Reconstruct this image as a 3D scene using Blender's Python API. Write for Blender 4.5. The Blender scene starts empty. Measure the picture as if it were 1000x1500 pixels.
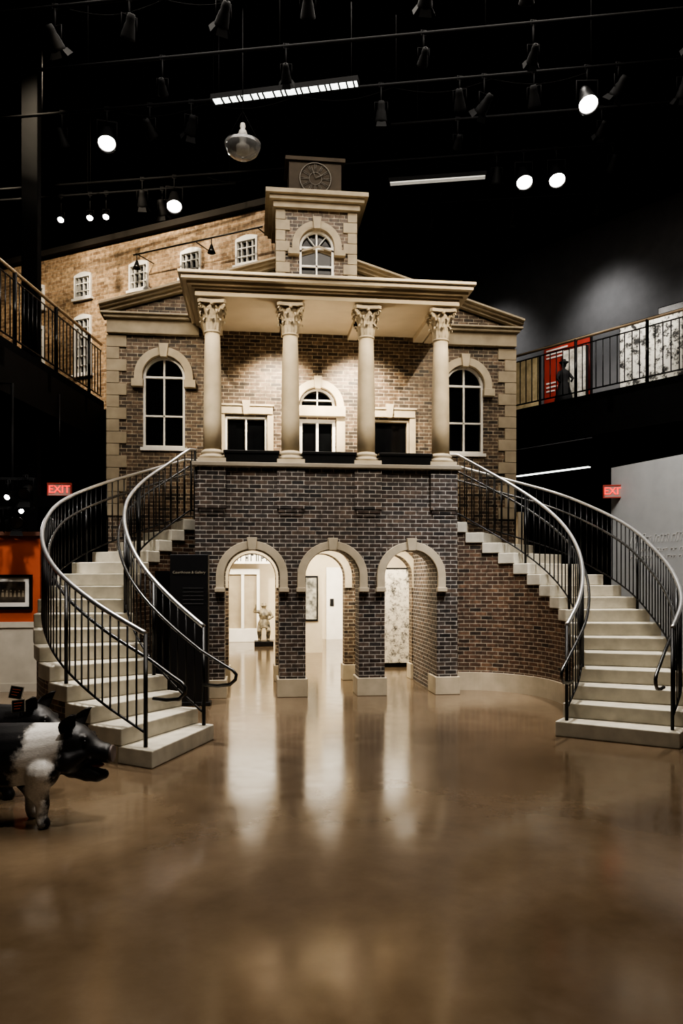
import bpy, bmesh, math, random
from mathutils import Vector, Matrix, Quaternion
from mathutils.geometry import tessellate_polygon
random.seed(7)
scene = bpy.context.scene
COL = scene.collection

# ------------------------------------------------------------------ helpers
def wmat(o):
    m = o.matrix_basis.copy()
    if o.parent:
        m = wmat(o.parent) @ o.matrix_parent_inverse @ m
    return m
def put(o, parent):
    if parent is not None:
        o.parent = parent
        o.matrix_parent_inverse = wmat(parent).inverted()
    return o
def meta(o, label=None, cat=None, group=None, kind=None):
    if label: o["label"] = label
    if cat: o["category"] = cat
    if group: o["group"] = group
    if kind: o["kind"] = kind
    return o
def empty(name, loc=(0,0,0), parent=None, **k):
    o = bpy.data.objects.new(name, None)
    o.empty_display_size = 0.1
    o.location = loc
    COL.objects.link(o)
    put(o, parent)
    return meta(o, **k)

class MB:
    def __init__(s):
        s.v=[]; s.f=[]; s.uv={}; s.sm=set()
    def add(s, vs, fs, uvs=None, smooth=False):
        b=len(s.v); s.v += [tuple(v) for v in vs]
        for i,f in enumerate(fs):
            if uvs is not None and uvs[i] is not None: s.uv[len(s.f)] = uvs[i]
            if smooth: s.sm.add(len(s.f))
            s.f.append([b+j for j in f])
        return s
    def box(s,x0,x1,y0,y1,z0,z1,M=None):
        vs=[(x0,y0,z0),(x1,y0,z0),(x1,y1,z0),(x0,y1,z0),(x0,y0,z1),(x1,y0,z1),(x1,y1,z1),(x0,y1,z1)]
        if M is not None: vs=[tuple(M@Vector(v)) for v in vs]
        return s.add(vs,[(0,3,2,1),(4,5,6,7),(0,1,5,4),(1,2,6,5),(2,3,7,6),(3,0,4,7)])
    def shape(s, outer, holes, y0, y1, M=None):
        loops=[outer]+list(holes)
        tris=tessellate_polygon([[Vector((p[0],p[1],0)) for p in L] for L in loops])
        flat=[p for L in loops for p in L]; n=len(flat)
        vs=[(p[0],y0,p[1]) for p in flat]+[(p[0],y1,p[1]) for p in flat]
        if M is not None: vs=[tuple(M@Vector(v)) for v in vs]
        fs=[]
        for t in tris:
            fs.append(tuple(t)); fs.append(tuple(n+i for i in reversed(t)))
        b=0
        for L in loops:
            for i in range(len(L)):
                j=(i+1)%len(L); fs.append((b+i,b+j,n+b+j,n+b+i))
            b+=len(L)
        return s.add(vs,fs)
    def prism(s, poly, z0, z1):
        n=len(poly)
        vs=[(p[0],p[1],z0) for p in poly]+[(p[0],p[1],z1) for p in poly]
        fs=[tuple(range(n))[::-1], tuple(range(n,2*n))]
        for i in range(n):
            j=(i+1)%n; fs.append((i,j,n+j,n+i))
        return s.add(vs,fs)
    def lathe(s, prof, seg=24, M=None, caps=True, smooth=True):
        vs=[];fs=[]
        for r,z in prof:
            for i in range(seg):
                a=2*math.pi*i/seg; vs.append((r*math.cos(a),r*math.sin(a),z))
        m=len(prof)
        for k in range(m-1):
            for i in range(seg):
                j=(i+1)%seg; fs.append((k*seg+i,k*seg+j,(k+1)*seg+j,(k+1)*seg+i))
        if M is not None: vs=[tuple(M@Vector(v)) for v in vs]
        s.add(vs,fs,smooth=smooth)
        if caps:
            b=len(s.v)-len(vs)
            s.f.append([b+i for i in range(seg)][::-1]); s.f.append([b+(m-1)*seg+i for i in range(seg)])
        return s
    def tube(s, pts, r, seg=8, closed=False, smooth=True):
        pts=[Vector(p) for p in pts]; n=len(pts)
        rr = r if isinstance(r,(list,tuple)) else [r]*n
        vs=[];fs=[]
        prev=None
        for i,p in enumerate(pts):
            if closed: t=pts[(i+1)%n]-pts[i-1]
            else: t=pts[min(i+1,n-1)]-pts[max(i-1,0)]
            if t.length<1e-9: t=Vector((0,0,1))
            t.normalize()
            if prev is None:
                ref=Vector((0,0,1)) if abs(t.z)<0.9 else Vector((1,0,0))
                a=t.cross(ref).normalized()
            else:
                a=(prev-t*prev.dot(t))
                a=a.normalized() if a.length>1e-6 else t.cross(Vector((0,0,1))).normalized()
            prev=a; b=t.cross(a)
            for k in range(seg):
                q=2*math.pi*k/seg
                vs.append(p+(a*math.cos(q)+b*math.sin(q))*rr[i])
        for i in range(n if closed else n-1):
            i2=(i+1)%n
            for k in range(seg):
                k2=(k+1)%seg; fs.append((i*seg+k,i*seg+k2,i2*seg+k2,i2*seg+k))
        s.add(vs,fs,smooth=smooth)
        if not closed:
            b0=len(s.v)-len(vs)
            s.f.append([b0+k for k in range(seg)][::-1]); s.f.append([b0+(n-1)*seg+k for k in range(seg)])
        return s
    def ball(s, c, r, seg=12, rings=8):
        if not isinstance(r,(tuple,list)): r=(r,r,r)
        vs=[];fs=[]
        for i in range(rings+1):
            th=math.pi*i/rings
            for j in range(seg):
                a=2*math.pi*j/seg
                vs.append((c[0]+r[0]*math.sin(th)*math.cos(a),c[1]+r[1]*math.sin(th)*math.sin(a),c[2]+r[2]*math.cos(th)))
        for i in range(rings):
            for j in range(seg):
                k=(j+1)%seg; fs.append((i*seg+j,(i+1)*seg+j,(i+1)*seg+k,i*seg+k))
        return s.add(vs,fs,smooth=True)
    def mesh(s,name):
        me=bpy.data.meshes.new(name)
        me.from_pydata([tuple(v) for v in s.v],[],s.f)
        bm=bmesh.new(); bm.from_mesh(me)
        bm.faces.ensure_lookup_table()
        for i in s.sm: bm.faces[i].smooth=True
        lay=bm.faces.layers.int.new('idx')
        for i,f in enumerate(bm.faces): f[lay]=i
        bmesh.ops.recalc_face_normals(bm, faces=bm.faces[:])
        uvl=bm.loops.layers.uv.new('UVMap')
        for f in bm.faces:
            i=f[lay]
            if i in s.uv:
                d={s.f[i][k]:s.uv[i][k] for k in range(len(s.f[i]))}
                for l in f.loops: l[uvl].uv=d[l.vert.index]
            else:
                n=f.normal
                for l in f.loops:
                    c=l.vert.co
                    if abs(n.z)>0.75: l[uvl].uv=(c.x,c.y)
                    elif abs(n.x)>abs(n.y): l[uvl].uv=(c.y,c.z)
                    else: l[uvl].uv=(c.x,c.z)
        bm.to_mesh(me); bm.free()
        return me
    def obj(s,name,mat,parent=None,loc=None,bevel=0,**k):
        me=s.mesh(name); me.materials.append(mat)
        o=bpy.data.objects.new(name,me); COL.objects.link(o)
        if loc is not None: o.location=loc
        if bevel:
            b=o.modifiers.new('b','BEVEL'); b.width=bevel; b.segments=2; b.limit_method='ANGLE'; b.angle_limit=0.9
        put(o,parent); meta(o,**k)
        return o

def bake(o):
    dg=bpy.context.evaluated_depsgraph_get(); dg.update()
    me=bpy.data.meshes.new_from_object(o.evaluated_get(dg))
    o.modifiers.clear(); o.data=me
    return me
def arch_poly(cx,z0,w,ztop,n=16):
    r=w/2; zc=ztop-r
    return [(cx-r,z0)]+[(cx+r*math.cos(math.pi-math.pi*i/n), zc+r*math.sin(math.pi*i/n)) for i in range(n+1)]+[(cx+r,z0)]
def rot_frame(p, ang):
    return Matrix.Translation(p) @ Matrix.Rotation(ang,4,'Z')
def rect(x0,x1,z0,z1): return [(x0,z0),(x1,z0),(x1,z1),(x0,z1)]

# ------------------------------------------------------------------ materials
def newmat(name):
    m=bpy.data.materials.new(name); m.use_nodes=True
    nt=m.node_tree; b=nt.nodes['Principled BSDF']
    return m,nt,b
def simple(name,c1,c2=None,rough=0.5,metal=0.0,scale=4.0,bump=0.0,spec=None):
    m,nt,b=newmat(name)
    b.inputs['Roughness'].default_value=rough; b.inputs['Metallic'].default_value=metal
    if spec is not None: b.inputs['Specular IOR Level'].default_value=spec
    g=nt.nodes.new('ShaderNodeNewGeometry')
    n=nt.nodes.new('ShaderNodeTexNoise'); n.inputs['Scale'].default_value=scale; n.inputs['Detail'].default_value=6
    nt.links.new(g.outputs['Position'],n.inputs['Vector'])
    r=nt.nodes.new('ShaderNodeValToRGB')
    c2=c2 or tuple(x*0.8 for x in c1)
    r.color_ramp.elements[0].position=0.3; r.color_ramp.elements[1].position=0.7
    r.color_ramp.elements[0].color=(*c2,1); r.color_ramp.elements[1].color=(*c1,1)
    nt.links.new(n.outputs['Fac'],r.inputs['Fac']); nt.links.new(r.outputs['Color'],b.inputs['Base Color'])
    if bump:
        bp=nt.nodes.new('ShaderNodeBump'); bp.inputs['Strength'].default_value=bump; bp.inputs['Distance'].default_value=0.01
        nt.links.new(n.outputs['Fac'],bp.inputs['Height']); nt.links.new(bp.outputs['Normal'],b.inputs['Normal'])
    return m
def brick(name,cols,mortar,bw=0.165,rh=0.057,ms=0.006):
    m,nt,b=newmat(name); b.inputs['Roughness'].default_value=0.55
    tc=nt.nodes.new('ShaderNodeTexCoord')
    t=nt.nodes.new('ShaderNodeTexBrick')
    for k,v in (('Scale',1.0),('Mortar Size',ms),('Mortar Smooth',0.3),('Brick Width',bw),('Row Height',rh),('Bias',0.0)):
        t.inputs[k].default_value=v
    t.inputs['Color1'].default_value=(0,0,0,1); t.inputs['Color2'].default_value=(1,1,1,1); t.inputs['Mortar'].default_value=(0.5,0.5,0.5,1)
    nt.links.new(tc.outputs['UV'],t.inputs['Vector'])
    r=nt.nodes.new('ShaderNodeValToRGB'); e=r.color_ramp.elements
    e[0].color=(*cols[0],1); e[1].color=(*cols[-1],1)
    for i,cc in enumerate(cols[1:-1]):
        x=e.new((i+1)/(len(cols)-1)); x.color=(*cc,1)
    nt.links.new(t.outputs['Color'],r.inputs['Fac'])
    n=nt.nodes.new('ShaderNodeTexNoise'); n.inputs['Scale'].default_value=14.0; n.inputs['Detail'].default_value=8
    nt.links.new(tc.outputs['UV'],n.inputs['Vector'])
    mr=nt.nodes.new('ShaderNodeMapRange'); mr.inputs['From Min'].default_value=0.3; mr.inputs['From Max'].default_value=0.7; mr.inputs['To Min'].default_value=0.5; mr.inputs['To Max'].default_value=1.5
    nt.links.new(n.outputs['Fac'],mr.inputs['Value'])
    mx=nt.nodes.new('ShaderNodeMix'); mx.data_type='RGBA'; nt.links.new(t.outputs['Fac'],mx.inputs[0]); nt.links.new(r.outputs['Color'],mx.inputs[6]); mx.inputs[7].default_value=(*mortar,1)
    sc=nt.nodes.new('ShaderNodeVectorMath'); sc.operation='SCALE'
    nt.links.new(mx.outputs[2],sc.inputs[0]); nt.links.new(mr.outputs['Result'],sc.inputs['Scale'])
    nt.links.new(sc.outputs['Vector'],b.inputs['Base Color'])
    sb=nt.nodes.new('ShaderNodeMath'); sb.operation='MULTIPLY_ADD'; sb.inputs[1].default_value=-1.0
    nt.links.new(t.outputs['Fac'],sb.inputs[0])
    n2=nt.nodes.new('ShaderNodeMath'); n2.operation='MULTIPLY'; n2.inputs[1].default_value=0.6; nt.links.new(n.outputs['Fac'],n2.inputs[0]); nt.links.new(n2.outputs[0],sb.inputs[2])
    bp=nt.nodes.new('ShaderNodeBump'); bp.inputs['Strength'].default_value=0.9; bp.inputs['Distance'].default_value=0.010
    nt.links.new(sb.outputs[0],bp.inputs['Height']); nt.links.new(bp.outputs['Normal'],b.inputs['Normal'])
    return m
def emis(name,c,s):
    m,nt,b=newmat(name); b.inputs['Base Color'].default_value=(*c,1)
    b.inputs['Emission Color'].default_value=(*c,1); b.inputs['Emission Strength'].default_value=s
    return m

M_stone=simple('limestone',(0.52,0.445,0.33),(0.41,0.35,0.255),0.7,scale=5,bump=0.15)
M_stoned=simple('limestone_dark',(0.38,0.32,0.23),(0.28,0.235,0.17),0.75,scale=5,bump=0.15)  # darker limestone for frieze, cornices, quoins and tower trim
M_step=simple('step_stone',(0.58,0.54,0.45),(0.44,0.41,0.34),0.5,scale=7,bump=0.1)
M_plaster=simple('cream_plaster',(0.56,0.48,0.36),(0.48,0.41,0.305),0.75,scale=2)
M_brick=brick('facade_brick',((0.032,0.025,0.020),(0.105,0.072,0.049),(0.16,0.11,0.072),(0.06,0.044,0.033)),(0.35,0.30,0.225))
M_brickd=brick('arcade_brick',((0.020,0.018,0.018),(0.075,0.051,0.039),(0.045,0.040,0.038),(0.12,0.084,0.062)),(0.36,0.335,0.30))
M_bricks=brick('stair_brick',((0.032,0.024,0.019),(0.125,0.070,0.044),(0.072,0.044,0.031),(0.18,0.105,0.064)),(0.33,0.285,0.22))
M_brickw=brick('mill_brick',((0.20,0.13,0.08),(0.35,0.24,0.145),(0.27,0.18,0.11),(0.42,0.295,0.18)),(0.44,0.355,0.26),bw=0.2,rh=0.07)
M_glass=simple('dark_glass',(0.006,0.007,0.008),(0.004,0.004,0.005),0.08,spec=0.6)
M_white=simple('white_paint',(0.80,0.78,0.73),(0.72,0.70,0.65),0.5)
M_black=simple('black_steel',(0.012,0.012,0.013),(0.008,0.008,0.008),0.35,metal=0.3)
M_blackm=simple('black_matte',(0.009,0.009,0.010),(0.006,0.006,0.007),0.85)
M_void=simple('shade_black',(0.004,0.004,0.004),(0.003,0.003,0.003),0.95,spec=0.1)  # black deepened so stray light and bounce stay hidden; shade in the colour
M_rig=simple('rig_black',(0.005,0.005,0.0055),(0.003,0.003,0.003),0.7,spec=0.15)
M_rail=simple('brushed_steel',(0.75,0.75,0.75),(0.6,0.6,0.6),0.3,metal=0.85)
M_hand=simple('dark_steel',(0.16,0.16,0.16),(0.10,0.10,0.10),0.25,metal=0.8)
M_lamp=emis('lamp_lens',(1.0,0.96,0.88),90)
M_tube=emis('tube_light',(0.95,1.0,0.95),1.6)
M_tubed=emis('tube_dim',(0.9,0.9,0.85),0.14)
M_lensoff=simple('lens_off',(0.05,0.05,0.055),(0.03,0.03,0.033),0.15)
M_orange=simple('orange_paint',(0.46,0.10,0.04),(0.40,0.08,0.03),0.7)
M_red=simple('red_panel',(0.40,0.055,0.04),(0.30,0.04,0.03),0.6)
M_beige=simple('beige_wall',(0.64,0.56,0.43),(0.59,0.51,0.39),0.8)
M_grey=simple('grey_wall',(0.38,0.39,0.40),(0.34,0.35,0.36),0.8)
M_greyd=simple('dark_grey_wall',(0.18,0.18,0.185),(0.15,0.15,0.155),0.85)
M_coping=simple('coping',(0.30,0.26,0.2),None,0.7)

def floor_mat():
    m,nt,b=newmat('polished_concrete')
    g=nt.nodes.new('ShaderNodeNewGeometry')
    n=nt.nodes.new('ShaderNodeTexNoise'); n.inputs['Scale'].default_value=0.5; n.inputs['Detail'].default_value=9; n.inputs['Roughness'].default_value=0.55; n.inputs['Distortion'].default_value=1.0
    n2=nt.nodes.new('ShaderNodeTexNoise'); n2.inputs['Scale'].default_value=5; n2.inputs['Detail'].default_value=10; n2.inputs['Roughness'].default_value=0.65
    for q in (n,n2): nt.links.new(g.outputs['Position'],q.inputs['Vector'])
    r=nt.nodes.new('ShaderNodeValToRGB'); e=r.color_ramp.elements
    e[0].position=0.3; e[0].color=(0.115,0.082,0.053,1); e[1].position=0.7; e[1].color=(0.205,0.152,0.100,1)
    mix=nt.nodes.new('ShaderNodeMix'); mix.data_type='RGBA'; mix.blend_type='MULTIPLY'; mix.inputs[0].default_value=0.25
    r2=nt.nodes.new('ShaderNodeValToRGB'); r2.color_ramp.elements[0].position=0.35; r2.color_ramp.elements[0].color=(0.5,0.5,0.5,1); r2.color_ramp.elements[1].position=0.65
    nt.links.new(n.outputs['Fac'],r.inputs['Fac']); nt.links.new(n2.outputs['Fac'],r2.inputs['Fac'])
    nt.links.new(r.outputs['Color'],mix.inputs[6]); nt.links.new(r2.outputs['Color'],mix.inputs[7])
    nt.links.new(mix.outputs[2],b.inputs['Base Color'])
    mr=nt.nodes.new('ShaderNodeMapRange'); mr.inputs['From Min'].default_value=0.3; mr.inputs['From Max'].default_value=0.7; mr.inputs['To Min'].default_value=0.09; mr.inputs['To Max'].default_value=0.18
    nt.links.new(n2.outputs['Fac'],mr.inputs['Value']); nt.links.new(mr.outputs['Result'],b.inputs['Roughness'])
    bp=nt.nodes.new('ShaderNodeBump'); bp.inputs['Strength'].default_value=0.035; bp.inputs['Distance'].default_value=0.012
    nt.links.new(n2.outputs['Fac'],bp.inputs['Height']); nt.links.new(bp.outputs['Normal'],b.inputs['Normal'])
    b.inputs['Specular IOR Level'].default_value=0.75
    return m
M_floor=floor_mat()

# ------------------------------------------------------------------ camera
cam=bpy.data.cameras.new('Camera'); camo=bpy.data.objects.new('Camera',cam); COL.objects.link(camo)
cam.sensor_fit='VERTICAL'; cam.sensor_height=36.0; cam.lens=36.0*1127/1500
cam.shift_y=100/1500
cam.clip_end=100
camo.location=(-1.02,-10.55,1.6)
camo.rotation_euler=(math.radians(90),0,math.radians(-6.55))
scene.camera=camo

# ------------------------------------------------------------------ room shell
def struct(name,x0,x1,y0,y1,z0,z1,mat):
    return MB().box(x0,x1,y0,y1,z0,z1).obj(name,mat,kind='structure')
struct('floor',-9,9.5,-14,14,-0.2,0,M_floor)
struct('ceiling',-9,9.5,-14,14,9.6,9.8,M_void)
struct('wall_left',-9.2,-9,-14,14,0,9.6,M_void)
struct('wall_right',9.5,9.7,-14,14,0,9.6,M_void)
struct('wall_back',-9,9.5,14,14.2,0,9.6,M_void)
struct('wall_front',-9,9.5,-14.2,-14,0,9.6,M_void)
struct('wall_shade_backing',-9,-3.35,4.4,4.5,0,4.83,M_void)  # added black sheet standing in for the darkness under the walkway

# ------------------------------------------------------------------ courthouse replica
CH=empty('courthouse_replica',(0,0,0))
meta(CH,"scaled brick and limestone courthouse front with portico, arcade and clock tower","building")
AX=[-1.035,0.065,1.165]; AW=0.74; AT=2.02
def notched(x0,x1,z1top):
    pts=[(x0,0)]
    for a in AX:
        r=AW/2; zc=AT-r
        pts.append((a-r,0))
        pts+= [(a+r*math.cos(math.pi-math.pi*i/16), zc+r*math.sin(math.pi*i/16)) for i in range(17)]
        pts.append((a+r,0))
    pts.append((x1,0))
    return pts+z1top
MB().shape(notched(-1.8,1.83,[(1.83,3.14),(-1.8,3.14)]),[],0,0.4).obj('arcade_wall',M_brickd,CH,label="dark brick wall with three round arches")
for sx in (-1,1):
    a,b=sorted((sx*1.81,sx*1.55))
    MB().box(a,b,0.4,1.7,0,2.3).obj('porch_side_wall',M_brickd,CH)
MB().box(-1.8,1.83,0.4,1.7,2.3,2.45).obj('balcony_floor',M_plaster,CH)
WX=2.4
holes=[arch_poly(-WX,3.67,0.64,5.09),arch_poly(WX,3.67,0.64,5.09),rect(-1.46,-0.8,3.1,4.19),rect(0.83,1.49,3.1,4.19),
       rect(-0.29,0.29,2.46,4.17),arch_poly(0,4.36,0.58,4.66)]
MB().shape(notched(-3.25,3.25,[(3.25,5.72),(0,6.72),(-3.25,5.72)]),holes,1.7,1.95).obj('gable_wall',M_brick,CH,label="brick gable wall with arched windows and doorways")
CX=[-1.575,-0.505,0.56,1.63]
for c in CX:
    m=MB().box(c-0.19,c+0.19,-0.035,0,2.58,3.14).box(c-0.17,c+0.17,-0.022,0,2.53,2.58).box(c-0.15,c+0.15,-0.01,0,2.48,2.53)
    m.obj('pedestal',M_brickd,CH)
MB().box(-1.84,1.87,-0.08,0.44,3.14,3.2).obj('parapet_coping',M_coping,CH,bevel=0.01)
def arch_band(cx,zc,ri,ro,leg,n=20):
    outer=[(cx-ro,zc-leg)]+[(cx+ro*math.cos(math.pi-math.pi*i/n),zc+ro*math.sin(math.pi*i/n)) for i in range(n+1)]+[(cx+ro,zc-leg)]
    inner=[(cx+ri,zc-leg)]+[(cx+ri*math.cos(math.pi*i/n),zc+ri*math.sin(math.pi*i/n)) for i in range(n+1)]+[(cx-ri,zc-leg)]
    return outer+inner
for a in AX:
    o=MB().shape(arch_band(a,1.65,0.375,0.485,0.17),[],-0.06,0.02)
    o.shape([(a-0.05,2.01),(a+0.05,2.01),(a+0.07,2.18),(a-0.07,2.18)],[],-0.09,0)
    for sx in (-1,1):
        x=a+sx*0.432; o.box(x-0.068,x+0.068,-0.085,0.02,1.44,1.5)
    o.obj('arch_surround',M_stone,CH,bevel=0.006)
    MB().shape(arch_band(a,1.65,0.375,0.485,0.17),[],1.64,1.72).obj('arch_surround',M_stone,CH)
def plinths(y0,y1,xa,xb):
    xs=[xa,AX[0]-AW/2,AX[0]+AW/2,AX[1]-AW/2,AX[1]+AW/2,AX[2]-AW/2,AX[2]+AW/2,xb]
    for i in range(0,8,2):
        MB().box(xs[i]-0.03,xs[i+1]+0.03,y0-0.03,y1+0.03,0,0.25).obj('plinth',M_stone,CH,bevel=0.008)
plinths(0,0.4,-1.8,1.83)
plinths(1.7,1.95,-1.8,1.8)
for i in range(3):
    a,b=CX[i]+0.17,CX[i+1]-0.17
    m=MB(); m.box(a,b,0.0,0.22,3.2,3.36); m.box(a-0.015,b+0.015,-0.015,0.235,3.33,3.37)
    m.obj('planter_box',M_black,CH,label="long black box on the parapet",bevel=0.005)
def capital_mesh():
    m=MB()
    m.lathe([(0.10,0),(0.118,0.012),(0.118,0.03),(0.10,0.04),(0.102,0.12),(0.108,0.25),(0.125,0.33),(0.15,0.385)],24)
    def leaf(ang,z0,h,w,out,r0=0.104):
        prof=[(0,0),(0.01,0.35),(0.02,0.7),(0.05,0.95),(0.085,1.0),(0.10,0.88),(0.09,0.78)]
        ws=[0.8,1.0,0.95,0.75,0.55,0.4,0.2]
        vs=[]
        for (dr,hz),wf in zip(prof,ws):
            r=r0+dr*out/0.1; z=z0+hz*h
            for s in (-1,-0.5,0,0.5,1):
                t=s*w/2*wf; rr=r+(0.010 if s==0 else (0.0 if abs(s)==0.5 else -0.006))
                vs.append((rr*math.cos(ang)-t*math.sin(ang), rr*math.sin(ang)+t*math.cos(ang), z))
        fs=[]
        for i in range(len(prof)-1):
            for j in range(4): fs.append((i*5+j,i*5+j+1,(i+1)*5+j+1,(i+1)*5+j))
        m.add(vs,fs)
    for i in range(8): leaf(i*math.pi/4,0.035,0.15,0.085,0.065)
    for i in range(8): leaf(i*math.pi/4+math.pi/8,0.08,0.22,0.08,0.075)
    for i in range(4):
        a=math.pi/4+i*math.pi/2; leaf(a,0.2,0.17,0.07,0.1,0.12)
        c=Vector((math.cos(a)*0.205,math.sin(a)*0.205,0.335)); u=Vector((math.cos(a),math.sin(a),0))
        pts=[]
        for k in range(15):
            q=k*0.55; rr=0.042*(1-k/17)
            pts.append(c+u*(rr*math.cos(q))+Vector((0,0,rr*math.sin(q))))
        m.tube(pts,0.013,6)
        m.tube([Vector((math.cos(a)*0.11,math.sin(a)*0.11,0.2)),Vector((math.cos(a)*0.15,math.sin(a)*0.15,0.32)),c+Vector((0,0,0.04))],0.014,6)
        b=i*math.pi/2
        m.ball((math.cos(b)*0.165,math.sin(b)*0.165,0.375),0.028,8,6)
    pts=[]
    for i in range(4):
        a0=math.pi/4+i*math.pi/2
        p0=Vector((math.cos(a0-0.09)*0.25,math.sin(a0-0.09)*0.25)); p1=Vector((math.cos(a0+0.09)*0.25,math.sin(a0+0.09)*0.25))
        pts+= [p0,p1]
        a1=a0+math.pi/2; q=Vector((math.cos(a1-0.09)*0.25,math.sin(a1-0.09)*0.25))
        for t in (0.25,0.5,0.75):
            mid=p1.lerp(q,t); pts.append(mid*(1-0.14*math.sin(math.pi*t)))
    m.prism([(p.x,p.y) for p in pts],0.385,0.43)
    m.box(-0.1,0.1,-0.1,0.1,0.43,0.47)
    return m
cap_me=None
for c in CX:
    col=empty('column',(c,0.17,3.2),CH)
    if cap_me is None:
        a=MB().box(-0.19,0.19,-0.19,0.19,0,0.06)
        a.lathe([(0.175,0.06),(0.185,0.08),(0.175,0.105),(0.15,0.115),(0.148,0.13),(0.16,0.145),(0.155,0.165),(0.13,0.175),(0.125,0.19)],28)
        sh=MB().lathe([(0.125,0.17),(0.125,0.6),(0.122,1.0),(0.115,1.4),(0.104,1.8)],32)
        o1=a.obj('base',M_stone,None,loc=(c,0.17,3.2)); put(o1,col)
        o2=sh.obj('shaft',M_stone,None,loc=(c,0.17,3.2)); put(o2,col)
        o3=capital_mesh().obj('capital',M_stone,None,loc=(c,0.17,4.98)); put(o3,col)
        ba_me,sh_me,cap_me=o1.data,o2.data,o3.data
    else:
        for nm,me,z in (('base',ba_me,3.2),('shaft',sh_me,3.2),('capital',cap_me,4.98)):
            o=bpy.data.objects.new(nm,me); COL.objects.link(o); o.location=(c,0.17,z); put(o,col)
e=MB()
e.box(-1.80,1.85,-0.03,0.37,5.44,5.53)
e.box(-1.84,1.89,-0.07,1.7,5.53,5.56)
e.box(-1.90,1.95,-0.14,1.7,5.56,5.60)
e.box(-1.97,2.00,-0.22,1.7,5.60,5.66)
e.box(-2.01,2.03,-0.26,1.7,5.66,5.70)
for x in CX: e.box(x-0.08,x+0.08,0.37,1.7,5.45,5.53)
e.box(-1.80,-1.68,0.3,1.7,5.44,5.53); e.box(1.73,1.85,0.3,1.7,5.44,5.53)
e.obj('entablature',M_plaster,CH,bevel=0.006,label="cream moulded portico roof and beams")
for s in (-1,1):
    f=MB()
    a,b=sorted((s*3.26,s*1.86)); f.box(a,b,1.62,1.72,5.42,5.64)
    a,b=sorted((s*3.30,s*1.86)); f.box(a,b,1.56,1.72,5.64,5.69)
    a,b=sorted((s*3.34,s*1.86)); f.box(a,b,1.52,1.72,5.69,5.72)
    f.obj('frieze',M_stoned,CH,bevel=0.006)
r=MB()
for s in (-1,1):
    for (d0,d1,yy) in ((0.0,0.05,1.62),(0.05,0.09,1.56),(0.09,0.12,1.50)):
        r.shape([(s*3.36,5.72+d0),(s*3.36,5.72+d1),(0,6.74+d1),(0,6.74+d0)],[],yy,2.0)
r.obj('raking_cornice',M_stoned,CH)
for s in (-1,1):
    z=2.6; k=0
    while z<5.35:
        w=0.28 if k%2==0 else 0.17
        a,b=sorted((s*3.275,s*(3.25-w)))
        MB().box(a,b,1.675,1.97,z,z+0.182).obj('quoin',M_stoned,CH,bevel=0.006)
        z+=0.187; k+=1
def arched_frame(cx,y,z0,w,zt,hb=(0.36,)):
    t=0.035; r=w/2; zc=zt-r
    fr=MB().shape(arch_poly(cx,z0,w,zt),[arch_poly(cx,z0+t,w-2*t,zt-t)],y,y+0.07)
    fr.box(cx-0.014,cx+0.014,y+0.01,y+0.05,z0+t,zt-t)
    H=zc-z0
    for hh in hb: fr.box(cx-r+t,cx+r-t,y+0.01,y+0.05,z0+H*hh-0.013,z0+H*hh+0.013)
    fr.box(cx-r+t,cx+r-t,y+0.008,y+0.055,zc-0.016,zc+0.016)
    if w<0.6:
        for q in (0.9,math.pi-0.9):
            fr.tube([(cx,y+0.03,zc),(cx+(r-t)*math.cos(q),y+0.03,zc+(r-t)*math.sin(q))],0.009,4)
    return fr
for s in (-1,1):
    w=empty('arched_window',(s*WX,1.75,3.67),CH)
    arched_frame(s*WX,1.71,3.67,0.64,5.09,hb=(0.45,)).box(s*WX-0.36,s*WX+0.36,1.66,1.75,3.62,3.67).obj('window_frame',M_white,w)
    MB().shape(arch_poly(s*WX,3.68,0.6,5.07),[],1.78,1.80).obj('glass_pane',M_glass,w)
    b=MB().shape(arch_band(s*WX,4.77,0.325,0.45,0.06),[],1.62,1.72)
    for q in (-1,1): b.box(s*WX+q*0.40-0.09,s*WX+q*0.40+0.09,1.60,1.72,4.60,4.72)
    b.shape([(s*WX-0.05,5.06),(s*WX+0.05,5.06),(s*WX+0.075,5.27),(s*WX-0.075,5.27)],[],1.58,1.7)
    b.obj('arch_surround',M_stone,CH,bevel=0.006)
for cx in (-1.13,1.16):
    w=empty('balcony_window',(cx,1.75,3.1),CH)
    fr=MB().shape(rect(cx-0.33,cx+0.33,3.1,4.19),[rect(cx-0.295,cx+0.295,3.14,4.155)],1.71,1.79)
    if cx<0: fr.box(cx-0.015,cx+0.015,1.73,1.77,3.14,4.155)
    fr.obj('window_frame',M_white if cx<0 else M_stone,w)
    MB().shape(rect(cx-0.3,cx+0.3,3.12,4.17),[],1.79,1.81).obj('glass_pane',M_glass,w)
    l=MB().box(cx-0.42,cx+0.42,1.64,1.72,4.22,4.34).box(cx-0.44,cx+0.44,1.62,1.72,4.34,4.37)
    l.shape([(cx-0.04,4.21),(cx+0.04,4.21),(cx+0.065,4.43),(cx-0.065,4.43)],[],1.61,1.7)
    for q in (-1,1):
        l.box(cx+q*0.38-0.05,cx+q*0.38+0.05,1.66,1.72,3.1,4.225)
    l.obj('lintel',M_stone,CH,bevel=0.005)
d=empty('balcony_door',(0,1.75,2.46),CH)
MB().shape(rect(-0.29,0.29,2.46,4.17),[rect(-0.24,0.24,2.5,4.12)],1.71,1.79).box(-0.02,0.02,1.73,1.78,2.5,4.12).box(-0.24,0.24,1.73,1.78,3.05,3.1).obj('door_frame',M_white,d)
MB().box(-0.25,0.25,1.79,1.81,2.48,4.15).obj('glass_pane',M_glass,d)
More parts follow.
